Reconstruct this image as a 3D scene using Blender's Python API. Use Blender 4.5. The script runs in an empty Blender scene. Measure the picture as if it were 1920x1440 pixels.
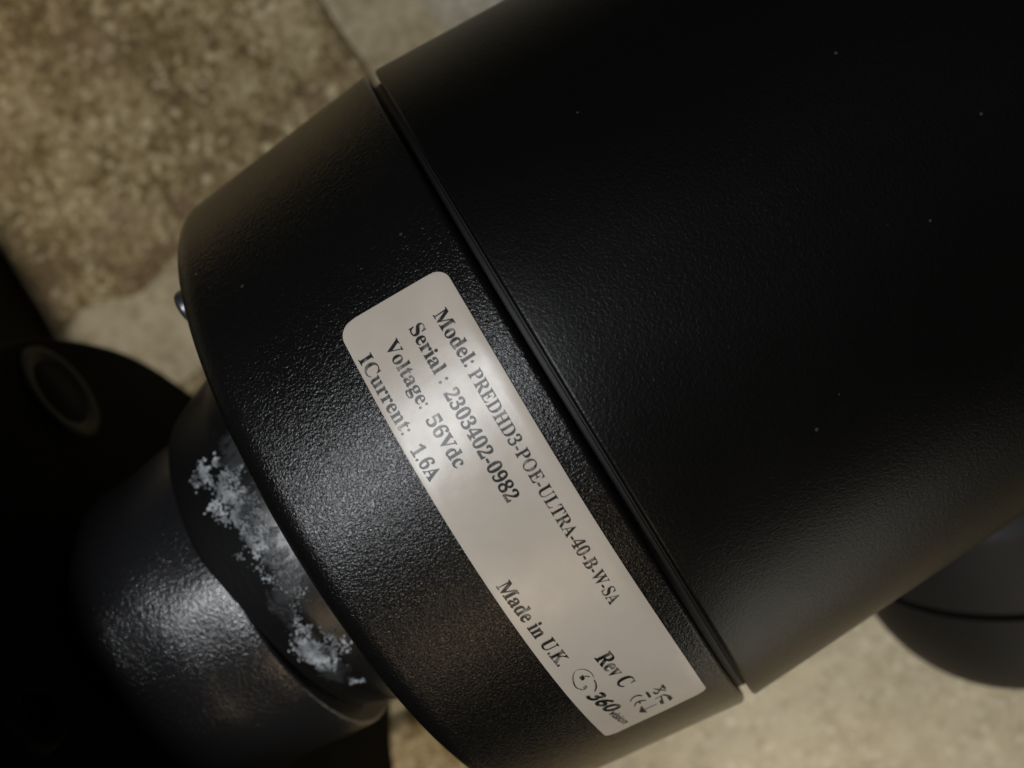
import bpy, bmesh, math, random
from mathutils import Vector, Matrix, noise
random.seed(5)
scene = bpy.context.scene
COL = scene.collection
S = 0.06                                   # metres per modelling unit (unit = radius of the camera body)

# ------------------------------------------------------------------ camera
cam_d = bpy.data.cameras.new("view_camera")
cam = bpy.data.objects.new("view_camera", cam_d); COL.objects.link(cam)
right = Vector((0.8532785913, 0.0565107599, -0.5183842008))
down = Vector((-0.5188700177, -0.0068559721, -0.854825655))
fwd = Vector((-0.0518608748, 0.9983784501, 0.0234716850))
M = Matrix((right, -down, -fwd)).transposed().to_4x4()
M.translation = Vector((0.03485013, -2.79973569, 0.00102153)) * S
cam.matrix_world = M
cam_d.sensor_width = 36.0
cam_d.lens = 1792.749 / 1920 * 36.0
cam_d.clip_start = 0.005; cam_d.clip_end = 20
cam_d.dof.use_dof = True
cam_d.dof.focus_distance = 1.93 * S
cam_d.dof.aperture_fstop = (cam_d.lens / 1000) / (0.035 * S)
scene.camera = cam

# ------------------------------------------------------------------ light
world = bpy.data.worlds.new("World"); scene.world = world; world.use_nodes = True
world.node_tree.nodes['Background'].inputs[0].default_value = (0.55, 0.62, 0.8, 1)
world.node_tree.nodes['Background'].inputs[1].default_value = 0.010
scene.view_settings.view_transform = 'Standard'; scene.view_settings.look = 'None'
scene.view_settings.gamma = 1.0; scene.view_settings.exposure = 0.0

def area(name, loc, target, sx, sy, power, color, spread=math.pi):
    d = bpy.data.lights.new(name, 'AREA'); d.shape = 'RECTANGLE'
    d.size = sx * S; d.size_y = sy * S; d.energy = power; d.color = color; d.spread = spread
    o = bpy.data.objects.new(name, d); COL.objects.link(o)
    o.location = Vector(loc) * S
    o.rotation_euler = (Vector(target) - Vector(loc)).to_track_quat('-Z', 'Y').to_euler()
    return o
strip = area("cool_lamp", (-3.4, -9.2, 0.95), (-0.5, -1, 0), 4.4, 1.7, 2.3, (0.95, 0.97, 1.0))
_z = -(Vector((-0.5, -1, 0)) - Vector((-3.4, -9.2, 0.95))).normalized()
_x = Vector((0.72, 0, 0.70)); _x = (_x - _z*_x.dot(_z)).normalized()
strip.rotation_euler = Matrix((_x, _z.cross(_x), _z)).transposed().to_euler()     # a slanted strip
area("warm_lamp", (0.2, -2.8, -6.0), (-0.9, 1.9, -2.9), 1.6, 1.2, 0.135, (1.0, 0.90, 0.72), math.radians(62))
area("upper_wall_fill", (-2.6, -2.6, 7.6), (-2.0, 1.9, 5.2), 1.6, 1.2, 0.075, (1.0, 0.82, 0.54), math.radians(62))  # added fill for the upper wall; narrow beam keeps off the camera body
area("amber_lamp", (-3.2, -6.0, -6.4), (-0.3, -0.9, -0.3), 1.9, 2.4, 0.30, (1.0, 0.76, 0.50))
area("floor_bounce_fill", (0.9, 0.2, -7.5), (0.5, 0.0, 0), 4.5, 2.6, 0.20, (1.0, 0.93, 0.78))  # added area light standing in for bounce off the unseen ground

# ------------------------------------------------------------------ helpers
def put(name, me, mat, parent=None, kind=None, smooth=True):
    o = bpy.data.objects.new(name, me); COL.objects.link(o)
    if mat and not me.materials: me.materials.append(mat)
    if parent: o.parent = parent
    if kind: o['kind'] = kind
    if smooth and len(me.polygons):
        me.polygons.foreach_set('use_smooth', [True] * len(me.polygons))
    return o
def mesh(name, verts, faces):
    me = bpy.data.meshes.new(name)
    me.from_pydata([tuple(c * S for c in v) for v in verts], [], faces); me.update()
    return me
def sharp(me, deg=40):
    me.set_sharp_from_angle(angle=math.radians(deg)); return me
def thing(name, label, cat, group=None, loc=(0, 0, 0)):
    o = bpy.data.objects.new(name, None); COL.objects.link(o)
    o.empty_display_size = 0.01
    o.location = Vector(loc) * S
    o['label'] = label; o['category'] = cat
    if group: o['group'] = group
    return o
def fillet(pts, rad, n=6):
    """Round the inner corners of an (x, r) polyline; rad: one radius or a list."""
    out = [pts[0]]
    for i in range(1, len(pts) - 1):
        R = rad[i] if isinstance(rad, (list, tuple)) else rad
        p, a, b = Vector(pts[i]), Vector(pts[i-1]), Vector(pts[i+1])
        if R <= 0: out.append(pts[i]); continue
        da, db = (a-p).normalized(), (b-p).normalized()
        ang = da.angle(db)
        if ang > 3.1: out.append(pts[i]); continue
        t = min(R / math.tan(ang/2), 0.49*(a-p).length, 0.49*(b-p).length)
        R = t * math.tan(ang/2)
        cc = p + (da+db).normalized() * (R / math.sin(ang/2))
        s0 = p + da*t - cc; s1 = p + db*t - cc
        for k in range(n+1):
            f = k/n
            v = s0.slerp(s1, f) if s0.angle(s1) > 1e-4 else s0.lerp(s1, f)
            out.append(tuple(cc + v.normalized()*R))
    out.append(pts[-1]); return out
def lathe(name, prof, seg=160, origin=(0, 0, 0), axis=(1, 0, 0), refdir=(0, -1, 0)):
    ax = Vector(axis).normalized(); u = Vector(refdir); u = (u - ax*u.dot(ax)).normalized(); w = ax.cross(u)
    o = Vector(origin); V = []; F = []
    for (x, r) in prof:
        for k in range(seg):
            a = 2*math.pi*k/seg
            V.append(tuple(o + ax*x + (u*math.cos(a) + w*math.sin(a))*max(r, 1e-5)))
    for i in range(len(prof)-1):
        for k in range(seg):
            k2 = (k+1) % seg
            F.append((i*seg+k, i*seg+k2, (i+1)*seg+k2, (i+1)*seg+k))
    me = mesh(name, V, F)
    bm = bmesh.new(); bm.from_mesh(me)
    bmesh.ops.remove_doubles(bm, verts=bm.verts, dist=1e-6)
    bmesh.ops.recalc_face_normals(bm, faces=bm.faces); bm.to_mesh(me); bm.free()
    return me
def prism_x(name, yz, x0, x1, bev=0.03):
    """Outline in the YZ plane extruded from x0 to x1 with rounded arrises."""
    bm = bmesh.new()
    a = [bm.verts.new((x0*S, y*S, z*S)) for y, z in yz]
    b = [bm.verts.new((x1*S, y*S, z*S)) for y, z in yz]
    bm.faces.new(a); bm.faces.new(list(reversed(b)))
    n = len(yz)
    for i in range(n): bm.faces.new((a[i], b[i], b[(i+1) % n], a[(i+1) % n]))
    bmesh.ops.recalc_face_normals(bm, faces=bm.faces)
    ed = [e for e in bm.edges if len(e.link_faces) == 2 and max(len(f.verts) for f in e.link_faces) > 4]
    bmesh.ops.bevel(bm, geom=ed, offset=bev*S, segments=4, profile=0.5, affect='EDGES', clamp_overlap=True)
    me = bpy.data.meshes.new(name); bm.to_mesh(me); bm.free()
    return sharp(me, 50)

# ------------------------------------------------------------------ node materials
class NT:
    def __init__(s, name):
        s.m = bpy.data.materials.new(name); s.m.use_nodes = True
        s.t = s.m.node_tree; s.b = s.t.nodes['Principled BSDF']
        s.co = s.n('ShaderNodeTexCoord').outputs['Object']
    def n(s, typ, **k):
        x = s.t.nodes.new(typ)
        for a, v in k.items(): setattr(x, a, v)
        return x
    def link(s, a, b): s.t.links.new(a, b)
    def noise(s, scale, detail=3, rough=0.5, dist=0.0, vec=None, typ=None):
        x = s.n('ShaderNodeTexNoise'); x.inputs['Scale'].default_value = scale
        x.inputs['Detail'].default_value = detail; x.inputs['Roughness'].default_value = rough
        x.inputs['Distortion'].default_value = dist
        s.link(vec or s.co, x.inputs['Vector']); return x.outputs['Fac']
    def vor(s, scale, feature='F1', smooth=None):
        x = s.n('ShaderNodeTexVoronoi', feature=feature); x.inputs['Scale'].default_value = scale
        s.link(s.co, x.inputs['Vector']); return x.outputs['Distance']
    def ramp(s, fac, stops):
        x = s.n('ShaderNodeValToRGB'); e = x.color_ramp.elements
        while len(e) < len(stops): e.new(0.5)
        for i, (p, c) in enumerate(stops):
            e[i].position = p; e[i].color = (c, c, c, 1) if isinstance(c, (int, float)) else tuple(c) + (1,)
        s.link(fac, x.inputs[0]); return x.outputs[0]
    def math(s, op, a, b=None, clamp=False):
        x = s.n('ShaderNodeMath', operation=op, use_clamp=clamp)
        for i, v in enumerate((a, b)):
            if v is None: continue
            if isinstance(v, (int, float)): x.inputs[i].default_value = v
            else: s.link(v, x.inputs[i])
        return x.outputs[0]
    def mix(s, fac, a, b):
        x = s.n('ShaderNodeMix', data_type='RGBA')
        for sock, v in ((x.inputs[0], fac), (x.inputs[6], a), (x.inputs[7], b)):
            if isinstance(v, (int, float)): sock.default_value = v
            elif isinstance(v, tuple): sock.default_value = v + (1,) if len(v) == 3 else v
            else: s.link(v, sock)
        return x.outputs[2]
    def bump(s, h, strength, dist, prev=None):
        x = s.n('ShaderNodeBump'); x.inputs['Strength'].default_value = strength
        x.inputs['Distance'].default_value = dist; s.link(h, x.inputs['Height'])
        if prev: s.link(prev, x.inputs['Normal'])
        return x.outputs[0]
    def set(s, **k):
        for a, v in k.items():
            sock = s.b.inputs[a.replace('_', ' ')]
            if isinstance(v, (int, float)): sock.default_value = v
            elif isinstance(v, tuple): sock.default_value = v + (1,) if len(v) == 3 and sock.type == 'RGBA' else v
            else: s.link(v, sock)
        return s

def powder_coat(name, base=(0.0040, 0.0040, 0.0038), rough=0.25, grain=2900, strength=0.62, dist=0.00005, spec=0.29, specks=True):
    m = NT(name)
    n1 = m.noise(grain, 2, 0.55, 0.6)
    n2 = m.noise(grain*0.33, 2, 0.5)
    h = m.math('ADD', m.ramp(n1, [(0.36, 0.0), (0.66, 1.0)]), m.math('MULTIPLY', n2, 0.8))
    big = m.noise(60, 3, 0.6)
    r = m.math('ADD', m.math('MULTIPLY', big, 0.12), rough - 0.06)
    col = m.mix(m.noise(grain*0.5, 2), tuple(c*0.85 for c in base), tuple(c*1.2 for c in base))
    if specks:                                                # a few dust motes
        v = m.vor(210)
        dust = m.math('MULTIPLY', m.math('LESS_THAN', v, 0.05), m.math('GREATER_THAN', m.noise(130, 1), 0.52))
        col = m.mix(dust, col, (0.035, 0.033, 0.030))
    m.set(Base_Color=col, Roughness=r, Specular_IOR_Level=spec, Normal=m.bump(h, strength, dist))
    return m.m
coat = powder_coat("black_powder_coat")
coat_barrel = powder_coat("barrel_powder_coat", base=(0.0024, 0.0024, 0.0022), rough=0.35, grain=2600, strength=0.45, dist=0.000035, spec=0.22)
coat_smooth = powder_coat("smooth_black_paint", base=(0.009, 0.0085, 0.0075), rough=0.6, grain=1500, strength=0.2, dist=0.00004)
coat_bracket = powder_coat("black_cast_paint", base=(0.010, 0.0102, 0.011), rough=0.25, grain=2000, strength=0.6, dist=0.00006, spec=0.58)
coat_arm = powder_coat("matt_black_arm", base=(0.0035, 0.0033, 0.003), rough=0.72, grain=1200, strength=0.4, dist=0.00006, spec=0.05)
gasket = NT("black_rubber").set(Base_Color=(0.006, 0.006, 0.006), Roughness=0.55).m
washer_mat = powder_coat("worn_grey_washer", base=(0.030, 0.030, 0.028), rough=0.55, grain=1500, strength=0.3)
block_paint = powder_coat("olive_black_coat", base=(0.016, 0.014, 0.009), rough=0.75, grain=900, strength=0.5, spec=0.1)
pod_paint = powder_coat("dark_pod_paint", base=(0.0055, 0.005, 0.0042), rough=0.65, grain=1500, strength=0.2, spec=0.3)
hole_shade = NT("hole_shade_black").set(Base_Color=(0.002, 0.002, 0.002), Roughness=0.9).m  # near-black colour standing in for the shade inside the bolt recess
steel = NT("bright_steel"); steel.set(Base_Color=(0.10, 0.095, 0.105), Metallic=0.8, Roughness=steel.math('ADD', steel.math('MULTIPLY', steel.noise(900), 0.15), 0.25)); steel = steel.m

def worn_collar():
    m = NT("scuffed_black_collar")
    sep = m.n('ShaderNodeSeparateXYZ'); m.link(m.co, sep.inputs[0])
    y, z, x = sep.outputs[1], sep.outputs[2], sep.outputs[0]
    # a belt where a rub has powdered the paint, broken into clumps
    fine = m.noise(620, 4, 0.6, 0.3)
    patch = m.noise(210, 3, 0.6, 0.6)
    lump = m.noise(75, 2, 0.5)
    cx = m.math('ADD', m.math('ADD', m.math('MULTIPLY', z, 0.13), -0.80*S), m.math('MULTIPLY', m.math('SUBTRACT', lump, 0.5), 0.16*S))
    dx = m.math('DIVIDE', m.math('ABSOLUTE', m.math('SUBTRACT', x, cx)), 0.085*S)
    belt = m.math('SUBTRACT', 1.0, m.math('MULTIPLY', dx, dx), clamp=True)
    ends = m.ramp(m.math('ADD', m.math('MULTIPLY', z, 1/(1.2*S)), 0.5), [(0.10, 0), (0.22, 1), (0.74, 1), (0.80, 0)])
    k = m.math('MULTIPLY', m.math('MULTIPLY', belt, ends), 0.42)
    k = m.math('ADD', k, m.math('ADD', m.math('MULTIPLY', fine, 0.45), m.math('MULTIPLY', patch, 0.95)))
    mask = m.math('MULTIPLY', m.math('SUBTRACT', k, 1.02), 6.0, clamp=True)
    m.mask = mask
    grain = m.noise(900, 2, 0.5)
    col = m.mix(m.math('MULTIPLY', mask, 0.09), (0.0035, 0.0036, 0.0038), (0.20, 0.22, 0.24))
    rough = m.math('ADD', m.math('MULTIPLY', mask, 0.15), 0.36)
    hh = m.math('ADD', m.math('MULTIPLY', grain, 0.5), m.math('MULTIPLY', mask, m.math('ADD', fine, 0.4)))
    m.set(Base_Color=col, Roughness=rough, Normal=m.bump(hh, 0.8, 0.00012))
    return m.m
collar_mat = worn_collar()
crumb_mat = NT("white_corrosion"); crumb_mat.set(Base_Color=crumb_mat.mix(crumb_mat.ramp(crumb_mat.noise(330, 3), [(0.35, 0.0), (0.65, 1.0)]), (0.045, 0.05, 0.055), (0.40, 0.43, 0.45)), Roughness=0.9); crumb_mat = crumb_mat.m

def sticker_mat():
    m = NT("silver_sticker")
    wav = m.noise(70, 3, 0.55); fine = m.noise(1500, 2)
    blot = m.noise(38, 4, 0.6, 0.5)
    col = m.mix(m.ramp(blot, [(0.35, 0), (0.7, 1)]), (0.42, 0.376, 0.318), (0.49, 0.443, 0.38))
    n = m.bump(wav, 0.35, 0.0006); n = m.bump(fine, 0.18, 0.00003, n)
    m.set(Base_Color=col, Roughness=m.math('ADD', m.math('MULTIPLY', m.noise(300, 3), 0.16), 0.235), Specular_IOR_Level=0.52, Normal=n)
    return m.m
def ink_mat():
    m = NT("black_print")
    wear = m.ramp(m.noise(480, 3, 0.6), [(0.52, 0.0), (0.68, 1.0)])
    col = m.mix(m.math('MULTIPLY', wear, 0.8), (0.010, 0.0095, 0.009), (0.28, 0.25, 0.22))
    m.set(Base_Color=col, Roughness=0.30, Specular_IOR_Level=0.28, Normal=m.bump(m.noise(70, 3, 0.55), 0.35, 0.0006))
    return m.m
sticker = sticker_mat(); ink = ink_mat()

def brick_mat(name, lo, mid, hi, stain=0.0, contrast=1.0):
    m = NT(name)
    info = m.n('ShaderNodeObjectInfo')
    sep = m.n('ShaderNodeSeparateXYZ'); m.link(m.co, sep.inputs[0]); zed = sep.outputs[2]
    add = m.n('ShaderNodeVectorMath', operation='ADD'); m.link(m.co, add.inputs[0])
    sc = m.n('ShaderNodeVectorMath', operation='SCALE'); m.link(info.outputs['Location'], sc.inputs[0]); sc.inputs[3].default_value = 3.0
    m.link(sc.outputs[0], add.inputs[1]); m.co = add.outputs[0]
    a = m.noise(420, 5, 0.75); b = m.noise(120, 4, 0.7); c = m.noise(24, 3, 0.55)
    f = m.math('ADD', m.math('MULTIPLY', a, 0.55), m.math('ADD', m.math('MULTIPLY', b, 0.30), m.math('MULTIPLY', c, 0.15)))
    w = 0.5/contrast
    col = m.ramp(f, [(0.5-0.14*w, lo), (0.50, mid), (0.5+0.22*w, tuple(0.5*(p+q) for p, q in zip(mid, hi)))])
    # pale grit grains of two sizes, and dark pores
    for scale, t0, t1, gate in ((170, 0.17, 0.31, 0.50), (300, 0.20, 0.36, 0.45)):
        v = m.ramp(m.vor(scale), [(t0, 1.0), (t1, 0.0)])
        g = m.math('MULTIPLY', v, m.ramp(m.noise(scale*0.45, 2), [(gate, 0.0), (gate+0.08, 1.0)]))
        col = m.mix(m.math('MULTIPLY', g, 0.8), col, hi)
    pit = m.ramp(m.noise(260, 2, 0.5), [(0.30, 1.0), (0.38, 0.0)])
    col = m.mix(m.math('MULTIPLY', pit, 0.55*contrast), col, tuple(x*0.4 for x in lo))
    red = m.ramp(m.noise(42, 3, 0.6), [(0.56, 0.0), (0.70, 1.0)])
    col = m.mix(m.math('MULTIPLY', red, stain), col, (0.27, 0.185, 0.115))
    edge = m.ramp(m.math('DIVIDE', zed, -S), [(0.52, 0.0), (0.74, 1.0)])     # rusty run along the bed arris
    streak = m.math('MULTIPLY', edge, m.ramp(m.noise(95, 4, 0.65, 0.8), [(0.50, 0.0), (0.60, 1.0)]))
    col = m.mix(m.math('MULTIPLY', streak, 0.75*min(1, stain*2)), col, (0.13, 0.080, 0.045))
    n = m.bump(a, 0.9, 0.0007); n = m.bump(m.noise(1100, 3), 0.5, 0.0002, n)
    m.set(Base_Color=col, Roughness=0.92, Specular_IOR_Level=0.2, Normal=n)
    return m.m
tan_brick = brick_mat("tan_brick", (0.125, 0.086, 0.037), (0.25, 0.185, 0.088), (0.60, 0.51, 0.32), 0.45, 1.2)
buff_brick = brick_mat("buff_brick", (0.30, 0.26, 0.18), (0.42, 0.375, 0.28), (0.56, 0.52, 0.42), 0.12, 0.5)
def mortar_material():
    m = NT("lime_mortar")
    a = m.noise(240, 5, 0.65); b = m.noise(45, 3)
    col = m.ramp(m.math('ADD', m.math('MULTIPLY', a, 0.6), m.math('MULTIPLY', b, 0.4)), [(0.35, (0.24, 0.19, 0.11)), (0.50, (0.40, 0.335, 0.215)), (0.72, (0.52, 0.45, 0.31))])
    m.set(Base_Color=col, Roughness=0.95, Specular_IOR_Level=0.15, Normal=m.bump(a, 0.8, 0.0005)); return m.m
mortar_mat = mortar_material()

# ------------------------------------------------------------------ the brick wall
WY = 1.9
wall = thing("brick_wall", "rough buff and tan brick wall with pale lime joints behind the black camera", "wall", loc=(0, WY, 0))
def sheet(name, x0, x1, z0, z1, nx, nz, hfun):
    V, F = [], []
    for j in range(nz+1):
        for i in range(nx+1):
            x = x0 + (x1-x0)*i/nx; z = z0 + (z1-z0)*j/nz
            V.append((x, hfun(x, z), z))
    for j in range(nz):
        for i in range(nx):
            a = j*(nx+1)+i; F.append((a, a+1, a+nx+2, a+nx+1))
    return mesh(name, V, F)
def mh(x, z):
    return 0.075 + 0.045*noise.fractal(Vector((x*2.5, 3.1, z*2.5)), 1.0, 2.0, 4)
put("mortar", sheet("mortar", -8, 7, -7, 7, 300, 280, mh), mortar_mat, wall)
def brick_mesh(L, H, seed, rough=1.0):
    """Front face at y=0 facing -Y, rounded crumbly arrises going back to y=0.35."""
    nx, nz = int(L*26), int(H*26); V, F = [], []
    off = Vector((seed*7.3, seed*1.7, seed*4.1))
    for j in range(nz+1):
        for i in range(nx+1):
            u, v = i/nx, j/nz
            u = u*u*(3-2*u)*0.35 + u*0.65; v = v*v*(3-2*v)*0.35 + v*0.65
            x, z = u*L - L/2, v*H - H/2
            e = min(x+L/2, L/2-x, z+H/2, H/2-z)
            n1 = noise.fractal(Vector((x, 0, z))*2.2 + off, 1.0, 2.0, 5)
            n2 = noise.noise(Vector((x, 0, z))*9 + off)
            er = 0.11 + 0.06*noise.noise(Vector((x, 0, z))*3 + off*2)
            k = max(0.0, 1 - e/er)
            y = 0.35*(1 - math.sqrt(max(0, 1 - min(k, 1)**2))) * (1 + 0.0) if e < er else 0.0
            y += rough*(0.022*n1 + 0.010*n2)
            if e <= 1e-6: y = 0.36
            jit = 0.03*noise.noise(Vector((x*3, 5, z*3)) + off) if e < 0.1 else 0
            V.append((x + jit, y, z + jit))
    for j in range(nz):
        for i in range(nx):
            a = j*(nx+1)+i; F.append((a, a+1, a+nx+2, a+nx+1))
    return mesh("brick", V, F)
ZP, BH = 2.02, 1.60
meshes = {}
def lay(x0, x1, row, m, seed):
    L = x1-x0; H = BH + {-2: 0.36, 0: 0.45}.get(row, 0.0); key = (round(L, 2), seed % 3, m.name, H)
    if key not in meshes: meshes[key] = brick_mesh(L, H, seed)
    o = put("brick", meshes[key], m, wall)
    o.location = Vector(((x0+x1)/2, random.uniform(-0.015, 0.02), 1.48 + ZP*row + (H/2 if row != -2 else BH - H/2) - (0.36 if row < -2 else 0) + (0.45 if row > 0 else 0))) * S
sd = 0
for row in (1, 0, -1, -2, -3):
    if row == 0: xs = [(-4.70, -2.52, tan_brick), (-2.13, 0.03, tan_brick), (0.36, 2.55, buff_brick), (2.90, 5.10, tan_brick)]
    elif row == -2: xs = [(-6.0, -3.85, tan_brick), (-3.5, -1.30, tan_brick), (-0.95, 1.25, buff_brick), (1.60, 3.8, buff_brick)]
    else:
        s0 = -0.97 if row % 2 else -0.3
        xs = [(s0 + 2.52*k - 3.6, s0 + 2.52*k - 1.42, tan_brick if (row == -1 or (k+row) % 3) else buff_brick) for k in range(0, 4)]
    for a, b, m in xs:
        sd += 1; lay(a, b, row, m, sd)

# ------------------------------------------------------------------ the camera body
KB, KC = 0.0618, 0.0881
camera = thing("security_camera", "fat black cylindrical security camera with a silver rating sticker by its seam", "security camera")
fr = 2.9
body_prof = fillet([(0.022, 0.90), (0.022, 1-KB*0.03), (fr, 1-KB*fr), (fr, 0.70), (fr-0.06, 0.70), (fr-0.06, 0.0)], [0, 0.009, 0.05, 0.01, 0, 0])
# more rings along the barrel
def dense(prof, step=0.08):
    out = [prof[0]]
    for a, b in zip(prof, prof[1:]):
        n = max(1, int(math.hypot(b[0]-a[0], b[1]-a[1])/step))
        for k in range(1, n+1): out.append((a[0]+(b[0]-a[0])*k/n, a[1]+(b[1]-a[1])*k/n))
    return out
put("housing", sharp(lathe("housing", dense(body_prof), 256), 50), coat_barrel, camera)
cap_prof = fillet([(0.0, 0.90), (0.0, 1.0), (-0.622, 1-KC*0.622), (-0.622, 0.55), (-0.60, 0.0)], [0, 0.014, 0.075, 0.03, 0], 10)
cap = put("rear_cap", sharp(lathe("rear_cap", dense(cap_prof), 256), 50), coat, camera)
put("seal_ring", sharp(lathe("seal_ring", fillet([(0.014, 0.88), (0.014, 0.9665), (0.018, 0.9665), (0.018, 0.88)], [0, 0.002, 0.002, 0], 3), 256), 50), gasket, camera)
put("inner_barrel", lathe("inner_barrel", [(-0.05, 0.0), (-0.05, 0.963), (0.08, 0.963), (0.08, 0.0)], 200), gasket, camera)
window = NT("dark_window"); window.set(Base_Color=(0.01, 0.01, 0.012), Roughness=0.05)
put("front_window", lathe("front_window", [(fr-0.05, 0.0), (fr-0.05, 0.695), (fr-0.058, 0.695)], 96), window.m, camera)
# a bright cap screw on the back face, just showing past the rim
sc = put("cap_screw", sharp(lathe("cap_screw", fillet([(0.03, 0.0), (0.03, 0.045), (-0.022, 0.045), (-0.022, 0.018), (-0.005, 0.018), (-0.005, 0.0)], [0, 0, 0.015, 0.004, 0, 0]), 40, origin=(-0.628, -0.60, 0.60)), 50), steel, cap)

# ------------------------------------------------------------------ sticker and print
def surf(x, phi, lift=0.0):
    """Point on the rear cap: phi 0 faces the viewer's side (-Y), up is positive."""
    r = 1 + KC*x + lift
    return (x, -r*math.cos(phi), r*math.sin(phi))
P0, P1 = 0.333, -0.8585                   # the sticker's two ends round the barrel
XL, XR = -0.306, -0.0585
def sticker_mesh():
    ns, nx = 260, 22; V, F = [], []
    rt, rt2, rb = 0.036, 0.030, 0.016
    rows = []
    for i in range(ns+1):
        t = i/ns
        # crowd samples at both ends
        t = 0.5 - 0.5*math.cos(math.pi*t) if True else t
        phi = P0 + (P1-P0)*t
        d0, d1 = (P0-phi), (phi-P1)
        # the top edge leans a little
        lo, hi = XL + 0.004*math.sin(phi*3), XR + 0.0015*math.sin(phi*7)
        def inset(d, R): return R - math.sqrt(max(0, R*R-(R-d)**2)) if d < R else 0.0
        a = lo + inset(d0, rt) + inset(d1, rb); b = hi - inset(d0, rt2) - inset(d1, rb)
        rows.append((phi, a, b))
    for phi, a, b in rows:
        for k in range(nx+1):
            x = a + (b-a)*k/nx
            ph = phi + 0.018*((XR-x)/(XR-XL))*max(0, 1-(P0-phi)/0.4) - 0.018*max(0, 1-(P0-phi)/0.4)
            lift = 0.0058 + 0.0009*noise.noise(Vector((x*9, phi*7, 2)))
            if k in (0, nx) or phi in (rows[0][0], rows[-1][0]): lift = 0.0045
            V.append(surf(x, ph, lift))
    W = nx+1
    for i in range(ns):
        for k in range(nx):
            F.append((i*W+k, i*W+k+1, (i+1)*W+k+1, (i+1)*W+k))
    # skirt down to the cap
    border = [k for k in range(W)] + [i*W+nx for i in range(1, ns+1)] + [ns*W+k for k in range(nx-1, -1, -1)] + [i*W for i in range(ns-1, 0, -1)]
    base = len(V)
    for b in border:
        x, y, z = V[b]; r = math.hypot(y, z); f = (1+KC*x-0.002)/r
        V.append((x, y*f, z*f))
    n = len(border)
    for i in range(n):
        F.append((border[i], base+i, base+(i+1) % n, border[(i+1) % n]))
    me = mesh("rating_label", V, F)
    bm = bmesh.new(); bm.from_mesh(me); bmesh.ops.recalc_face_normals(bm, faces=bm.faces); bm.to_mesh(me); bm.free()
    return sharp(me, 60)
lab = put("rating_label", sticker_mesh(), sticker, camera)
LIFT = 0.0074
def serif(t):
    o = ''
    for ch in t:
        if 'A' <= ch <= 'Z': o += chr(0x1D400+ord(ch)-65)
        elif 'a' <= ch <= 'z': o += chr(0x1D41A+ord(ch)-97)
        elif '0' <= ch <= '9': o += chr(0x1D7CE+ord(ch)-48)
        else: o += ch
    return o
def text_polys(body, offset=0.0, space=1.0):
    c = bpy.data.curves.new("print", 'FONT'); c.body = body; c.offset = offset; c.space_character = space
    c.resolution_u = 4
    o = bpy.data.objects.new("print", c); COL.objects.link(o)
    bpy.context.view_layer.update()
    dg = bpy.context.evaluated_depsgraph_get()
    me = bpy.data.meshes.new_from_object(o.evaluated_get(dg))
    bpy.data.objects.remove(o); bpy.data.curves.remove(c)
    return me
def print_line(text, a, b, cap_h, offset=0.0, bold=True, shear=0.0, name="lettering", cut=None):
    """a, b: (x, phi) of the baseline's start and end on the cap; cap_h: capital height."""
    me = text_polys(serif(text) if bold else text, offset)
    xs = [v.co.x for v in me.vertices]; lo, hi = min(xs), max(xs)
    H = 0.69
    V = []
    for v in me.vertices:
        t = (v.co.x - lo)/(hi-lo); h = v.co.y/H
        x = a[0] + (b[0]-a[0])*t + h*cap_h
        phi = a[1] + (b[1]-a[1])*t - shear*h*cap_h
        V.append(surf(x, phi, LIFT))
    F = [tuple(p.vertices) for p in me.polygons]
    bpy.data.meshes.remove(me)
    m2 = mesh(name, V, F)
    return put(name, m2, ink, lab, smooth=False)
print_line("Model:", (-0.1225, 0.240), (-0.1192, 0.117), 0.030, 0.007)
print_line("PREDHD3-POE-ULTRA-40-B-W-SA", (-0.1218, 0.104), (-0.1254, -0.447), 0.0265, -0.002)
print_line("Serial :", (-0.1765, 0.243), (-0.1778, 0.116), 0.029, 0.007)
print_line("2303402-0982", (-0.1815, 0.097), (-0.1857, -0.148), 0.0285, 0.007)
print_line("Voltage:", (-0.2350, 0.243), (-0.2362, 0.095, 0.007), 0.029)
print_line("56Vdc", (-0.2385, 0.072), (-0.2365, -0.040), 0.029, 0.007)
print_line("ICurrent:", (-0.2945, 0.248), (-0.2925, 0.070, 0.007), 0.029)
print_line("1.6A", (-0.2945, 0.038), (-0.2925, -0.036), 0.029, 0.007)
print_line("Made in U.K.", (-0.2943, -0.286), (-0.2865, -0.530), 0.030, 0.007)
print_line("Rev C", (-0.2145, -0.554), (-0.2073, -0.681), 0.035, 0.007)
print_line("360", (-0.2800, -0.652), (-0.2660, -0.744), 0.034, 0.022, False, 0.3)
print_line("vision", (-0.2665, -0.748), (-0.2585, -0.826), 0.0200, 0.012, False, 0.2)

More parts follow.
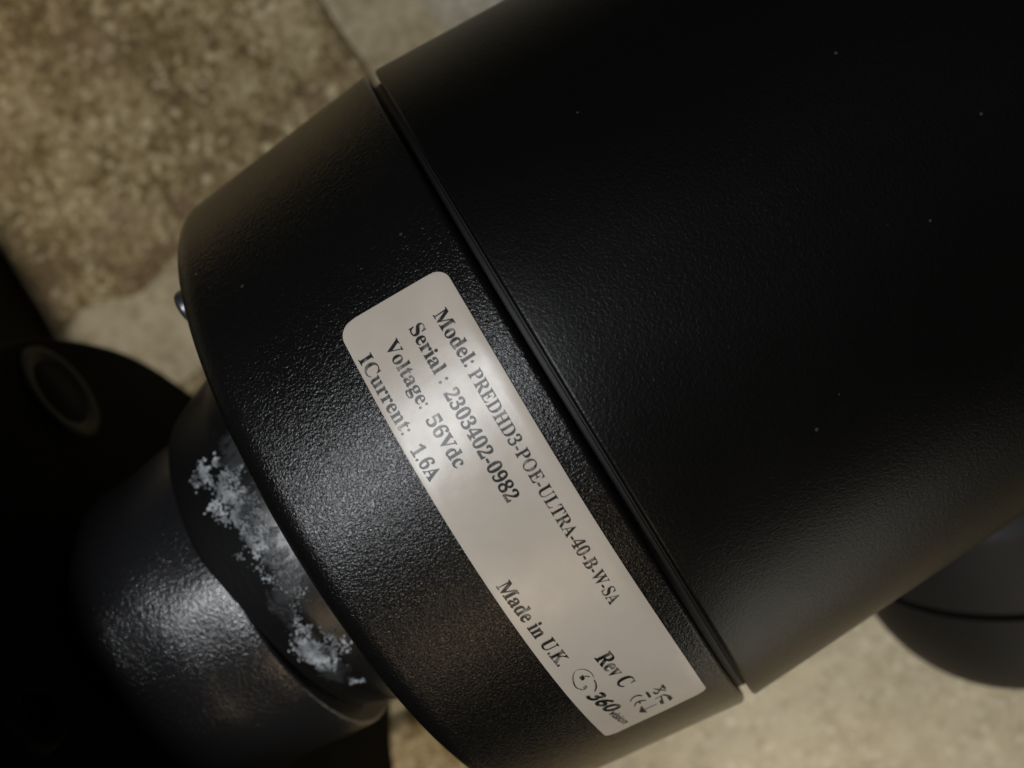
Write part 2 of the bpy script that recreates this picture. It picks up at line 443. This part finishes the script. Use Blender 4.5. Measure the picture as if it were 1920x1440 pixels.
def stroke_mesh(lines, fills):
    V, F = [], []
    for pts, w in lines:
        P = [Vector((x, phi*0.98)) for x, phi in pts]
        # smooth by Catmull-Rom
        Q = []
        for i in range(len(P)-1):
            p0 = P[max(i-1, 0)]; p1 = P[i]; p2 = P[i+1]; p3 = P[min(i+2, len(P)-1)]
            for k in range(6):
                t = k/6
                Q.append(0.5*((2*p1)+(p2-p0)*t+(2*p0-5*p1+4*p2-p3)*t*t+(-p0+3*p1-3*p2+p3)*t**3))
        Q.append(P[-1]); n = len(Q); base = len(V)
        for i, q in enumerate(Q):
            d = (Q[min(i+1, n-1)] - Q[max(i-1, 0)]).normalized(); nn = Vector((-d.y, d.x))
            ww = w/2*(0.45 + 0.55*math.sin(math.pi*min(1, max(0, (i+0.8)/(n+0.6)))))
            for s in (-1, 1):
                r = q + nn*s*ww; V.append(surf(r.x, r.y/0.98, LIFT))
        for i in range(n-1): F.append((base+2*i, base+2*i+1, base+2*i+3, base+2*i+2))
    for pts in fills:
        base = len(V)
        for x, phi in pts: V.append(surf(x, phi, LIFT))
        F.append(tuple(range(base, base+len(pts))))
    return mesh("symbol", V, F)
logo = stroke_mesh([
    ([(-0.2637, -0.5632), (-0.2728, -0.5729), (-0.2793, -0.5864), (-0.2831, -0.6027), (-0.2828, -0.6146), (-0.2773, -0.6228)], 0.0026),
    ([(-0.2425, -0.614), (-0.2452, -0.6285), (-0.2504, -0.6413), (-0.2578, -0.6506)], 0.0034),
    ([(-0.2566, -0.5924), (-0.2522, -0.5912), (-0.2457, -0.5998)], 0.0020),
    ([(-0.2400, -0.6080), (-0.2385, -0.5900), (-0.2440, -0.5730), (-0.2540, -0.5640), (-0.2620, -0.5632)], 0.0012),
    ([(-0.2800, -0.6200), (-0.2760, -0.6270), (-0.2700, -0.6290)], 0.0020)],
    [[(-0.2649, -0.5856), (-0.2554, -0.5838), (-0.2560, -0.592), (-0.2575, -0.5984), (-0.2637, -0.5994)],
     [(-0.2729, -0.6215), (-0.2642, -0.6172), (-0.2632, -0.6248), (-0.2691, -0.6290)]])
put("logo_mark", logo, ink, lab, smooth=False)
ce = stroke_mesh([
    ([(-0.1821, -0.7442), (-0.1894, -0.7345), (-0.2013, -0.7349), (-0.2108, -0.7444)], 0.0042),
    ([(-0.1814, -0.7699), (-0.1912, -0.7612), (-0.2019, -0.7608), (-0.2102, -0.7712)], 0.0042),
    ([(-0.1956, -0.7612), (-0.1956, -0.7712)], 0.0036)], [])
put("conformity_mark", ce, ink, lab, smooth=False)
bn = stroke_mesh([
    ([(-0.1578, -0.7504), (-0.1524, -0.763), (-0.1338, -0.7434)], 0.0046),
    ([(-0.1322, -0.7388), (-0.1325, -0.7623)], 0.0046),
    ([(-0.1527, -0.7387), (-0.1327, -0.7688)], 0.0028),
    ([(-0.1647, -0.7818), (-0.1406, -0.7808)], 0.0026),
    ([(-0.144, -0.7792), (-0.1333, -0.8013)], 0.0036),
    ([(-0.1492, -0.7829), (-0.1559, -0.8097)], 0.0036),
    ([(-0.1668, -0.8066), (-0.2008, -0.8064)], 0.0026)],
    [[(-0.1719, -0.7378), (-0.1665, -0.7391), (-0.1669, -0.7652), (-0.1727, -0.7648)],
     [(-0.1403, -0.7981), (-0.1322, -0.7978), (-0.1319, -0.8159), (-0.1404, -0.821)],
     [(-0.1591, -0.7981), (-0.1509, -0.8004), (-0.154, -0.8199), (-0.161, -0.8164)],
     [(-0.1976, -0.7823), (-0.211, -0.8069), (-0.1975, -0.8241)]])
put("waste_bin_mark", bn, ink, lab, smooth=False)

# ------------------------------------------------------------------ mounting arm behind the camera
arm = thing("mounting_arm", "black cast mounting arm with a scuffed collar bolted behind the camera", "wall bracket", loc=(0, 0, 0))
def spline(pts, n=8):
    out = []; m = len(pts)
    for i in range(m):
        p0, p1, p2, p3 = (Vector(pts[(i+k-1) % m]) for k in range(4))
        for k in range(n):
            t = k/n
            out.append(tuple(0.5*((2*p1)+(p2-p0)*t+(2*p0-5*p1+4*p2-p3)*t*t+(-p0+3*p1-3*p2+p3)*t**3)))
    return out
plate_out = spline([(-0.30, 0.80), (0.04, 0.985), (0.41, 1.045), (0.95, 0.985), (1.38, 0.76), (1.80, 0.45), (1.86, 0.0), (1.80, -0.60), (1.54, -0.83), (1.10, -1.02), (0.6, -1.45), (0.0, -1.9), (-0.8, -1.7), (-1.15, -0.9), (-1.15, 0.0), (-0.80, 0.50)])
put("plate", prism_x("plate", plate_out, -1.70, -1.40, 0.035), coat_arm, arm)
hub_prof = fillet([(-1.46, 0.0), (-1.46, 0.36), (-1.40, 0.44), (-1.32, 0.505), (-1.10, 0.500), (-0.93, 0.505), (-0.93, 0.0)], [0, 0.0, 0.06, 0.12, 0.5, 0.01, 0], 8)
put("dark_left_block", prism_x("dark_left_block", spline([(1.25, 2.3), (1.70, 2.4), (1.99, 2.4), (1.99, 0.5), (1.99, -1.5), (1.5, -1.5), (1.25, -1.3), (1.22, 0.5)], 4), -3.5, -2.10, 0.14), block_paint, arm)  # assumed block, put in for the dark area at the left edge
hub_me = lathe("hub", dense(hub_prof, 0.03), 160, origin=(0, 0, -0.06))
for v in hub_me.vertices:                      # an uneven casting, not a turned part
    p = v.co / S
    f = min(1.0, max(0.0, (-0.99 - p.x)/0.2))
    k = 1 + f*0.10*noise.noise(p*1.9 + Vector((3, 1, 7))) + 0.012*noise.noise(p*7)
    v.co.y *= k; v.co.z *= k
put("hub", hub_me, coat_bracket, arm)
col_prof = fillet([(-0.99, 0.30), (-0.99, 0.485), (-0.80, 0.56), (-0.60, 0.562)], [0, 0.05, 0.10, 0], 8)
collar = put("collar", lathe("collar", dense(col_prof, 0.02), 160), collar_mat, arm)
# powdery corrosion: crumbs heaped in clumps on the collar's shoulder (x, phi, spread, how many, size)
clumps = [(-0.871, 0.533, .018, 70, 1.0), (-0.845, 0.48, .022, 110, 1.1), (-0.815, 0.425, .020, 80, 1.0), (-0.840, 0.364, .018, 90, 1.0),
          (-0.868, 0.32, .012, 45, .9), (-0.792, 0.354, .020, 100, 1.0), (-0.790, 0.290, .024, 130, 1.1), (-0.815, 0.215, .022, 120, 1.0),
          (-0.800, 0.140, .024, 150, 1.1), (-0.795, 0.074, .020, 110, 1.0), (-0.790, -0.03, .024, 80, .8), (-0.793, -0.10, .022, 60, .7), (-0.795, -0.172, .024, 70, .8),
          (-0.830, -0.327, .014, 50, .9), (-0.832, -0.430, .024, 130, 1.1), (-0.862, -0.500, .024, 170, 1.2), (-0.858, -0.575, .020, 130, 1.1),
          (-0.815, -0.535, .020, 90, 1.0), (-0.822, -0.777, .012, 40, 1.0), (-0.759, 0.404, .008, 16, .8), (-0.861, 0.077, .010, 22, .8),
          (-0.772, -0.419, .012, 36, .9), (-0.757, -0.519, .010, 26, .9), (-0.80, -0.25, .012, 22, .7), (-0.846, 0.25, .010, 18, .7)]
rng = random.Random(11); V = []; F = []
t_ = (1+5**.5)/2
ICO = [Vector(v).normalized() for v in ((-1,t_,0),(1,t_,0),(-1,-t_,0),(1,-t_,0),(0,-1,t_),(0,1,t_),(0,-1,-t_),(0,1,-t_),(t_,0,-1),(t_,0,1),(-t_,0,-1),(-t_,0,1))]
ICF = ((0,11,5),(0,5,1),(0,1,7),(0,7,10),(0,10,11),(1,5,9),(5,11,4),(11,10,2),(10,7,6),(7,1,8),(3,9,4),(3,4,2),(3,2,6),(3,6,8),(3,8,9),(4,9,5),(2,4,11),(6,2,10),(8,6,7),(9,8,1))
for cx, cph, sp, n, sz in clumps:
    # each clump is a chain of a few sub-clumps, so its outline is ragged
    subs = [(cx + rng.gauss(0, sp*0.8), cph + rng.gauss(0, sp*1.9)) for _ in range(6)]
    for k in range(int(n*1.35)):
        sx, sph = rng.choice(subs)
        x = sx + rng.gauss(0, sp*0.30*rng.choice((1, 1, 1.9))); ph = sph + rng.gauss(0, sp*0.6*rng.choice((1, 1, 1.9)))
        if not -0.97 < x < -0.66: continue
        rr = 0.485 + (x+0.99)*0.075/0.19 if x < -0.80 else 0.56
        size = sz*0.0034*rng.uniform(0.3, 1.3)
        nrm = Vector((0, -math.cos(ph), math.sin(ph))); o_ = Vector((x, 0, 0)) + nrm*(rr + size*0.15)
        b0 = len(V); st = Vector((rng.uniform(.7, 1.5), rng.uniform(.6, 1.1), rng.uniform(.7, 1.5)))
        for q in ICO:
            V.append(tuple(o_ + Vector((q.x*st.x, q.y*st.y, q.z*st.z))*size*rng.uniform(.75, 1.15)))
        F += [tuple(b0+i for i in f) for f in ICF]
put("corrosion_crumbs", mesh("corrosion_crumbs", V, F), crumb_mat, collar, kind='stuff')
ring = fillet([(-1.43, 0.180), (-1.386, 0.170), (-1.384, 0.148), (-1.396, 0.118), (-1.43, 0.110)], [0, 0.008, 0.010, 0.008, 0], 4)
put("washer", lathe("washer", ring, 80, origin=(0, 0.232, 0.815)), washer_mat, arm)
put("bolt_hole_disc", lathe("bolt_hole_disc", [(-1.397, 0.0), (-1.397, 0.116), (-1.42, 0.116)], 60, origin=(0, 0.232, 0.815)), hole_shade, arm)  # flat disc on the plate; the recess's shade is only its black colour
for (by, bz) in ((-0.50, -0.42), (-0.72, -0.02)):
    b = put("bolt", sharp(lathe("bolt", fillet([(-1.42, 0.0), (-1.42, 0.10), (-1.36, 0.10), (-1.36, 0.05), (-1.39, 0.05), (-1.39, 0.0)], [0, 0, 0.02, 0.006, 0, 0]), 48, origin=(0, by, bz)), 50), coat_arm, arm)

# ------------------------------------------------------------------ the rounded lamp pod under the camera
pod = thing("lamp_pod", "smooth dark grey rounded pod with a thin groove hanging below the camera barrel", "lamp housing")
o = Vector((1.15, 1.0, -1.376)); axis = Vector((0.24, -0.31, 0.92)).normalized()
R = 0.56
bowl = [(-0.58, 0.0)] + [(-0.58*math.cos(t), R*math.sin(t)**0.9) for t in [math.pi/2*k/28 for k in range(1, 27)]] + [(-0.012, R), (-0.012, R-0.04), (0.012, R-0.04), (0.012, R)]
lid = [(0.012, R-0.04), (0.012, R), (0.30, R*0.97), (0.42, R*0.85), (0.42, 0.0)]
put("bowl", sharp(lathe("bowl", bowl[:-2] + [(-0.012, R-0.05)], 128, origin=o, axis=axis), 50), pod_paint, pod)
put("lid", sharp(lathe("lid", fillet(lid, [0, 0.01, 0.1, 0.04, 0]), 128, origin=o, axis=axis), 50), coat_smooth, pod)
put("gasket", lathe("gasket", [(-0.03, 0.3), (-0.03, R-0.045), (0.03, R-0.045), (0.03, 0.3)], 128, origin=o, axis=axis), gasket, pod)
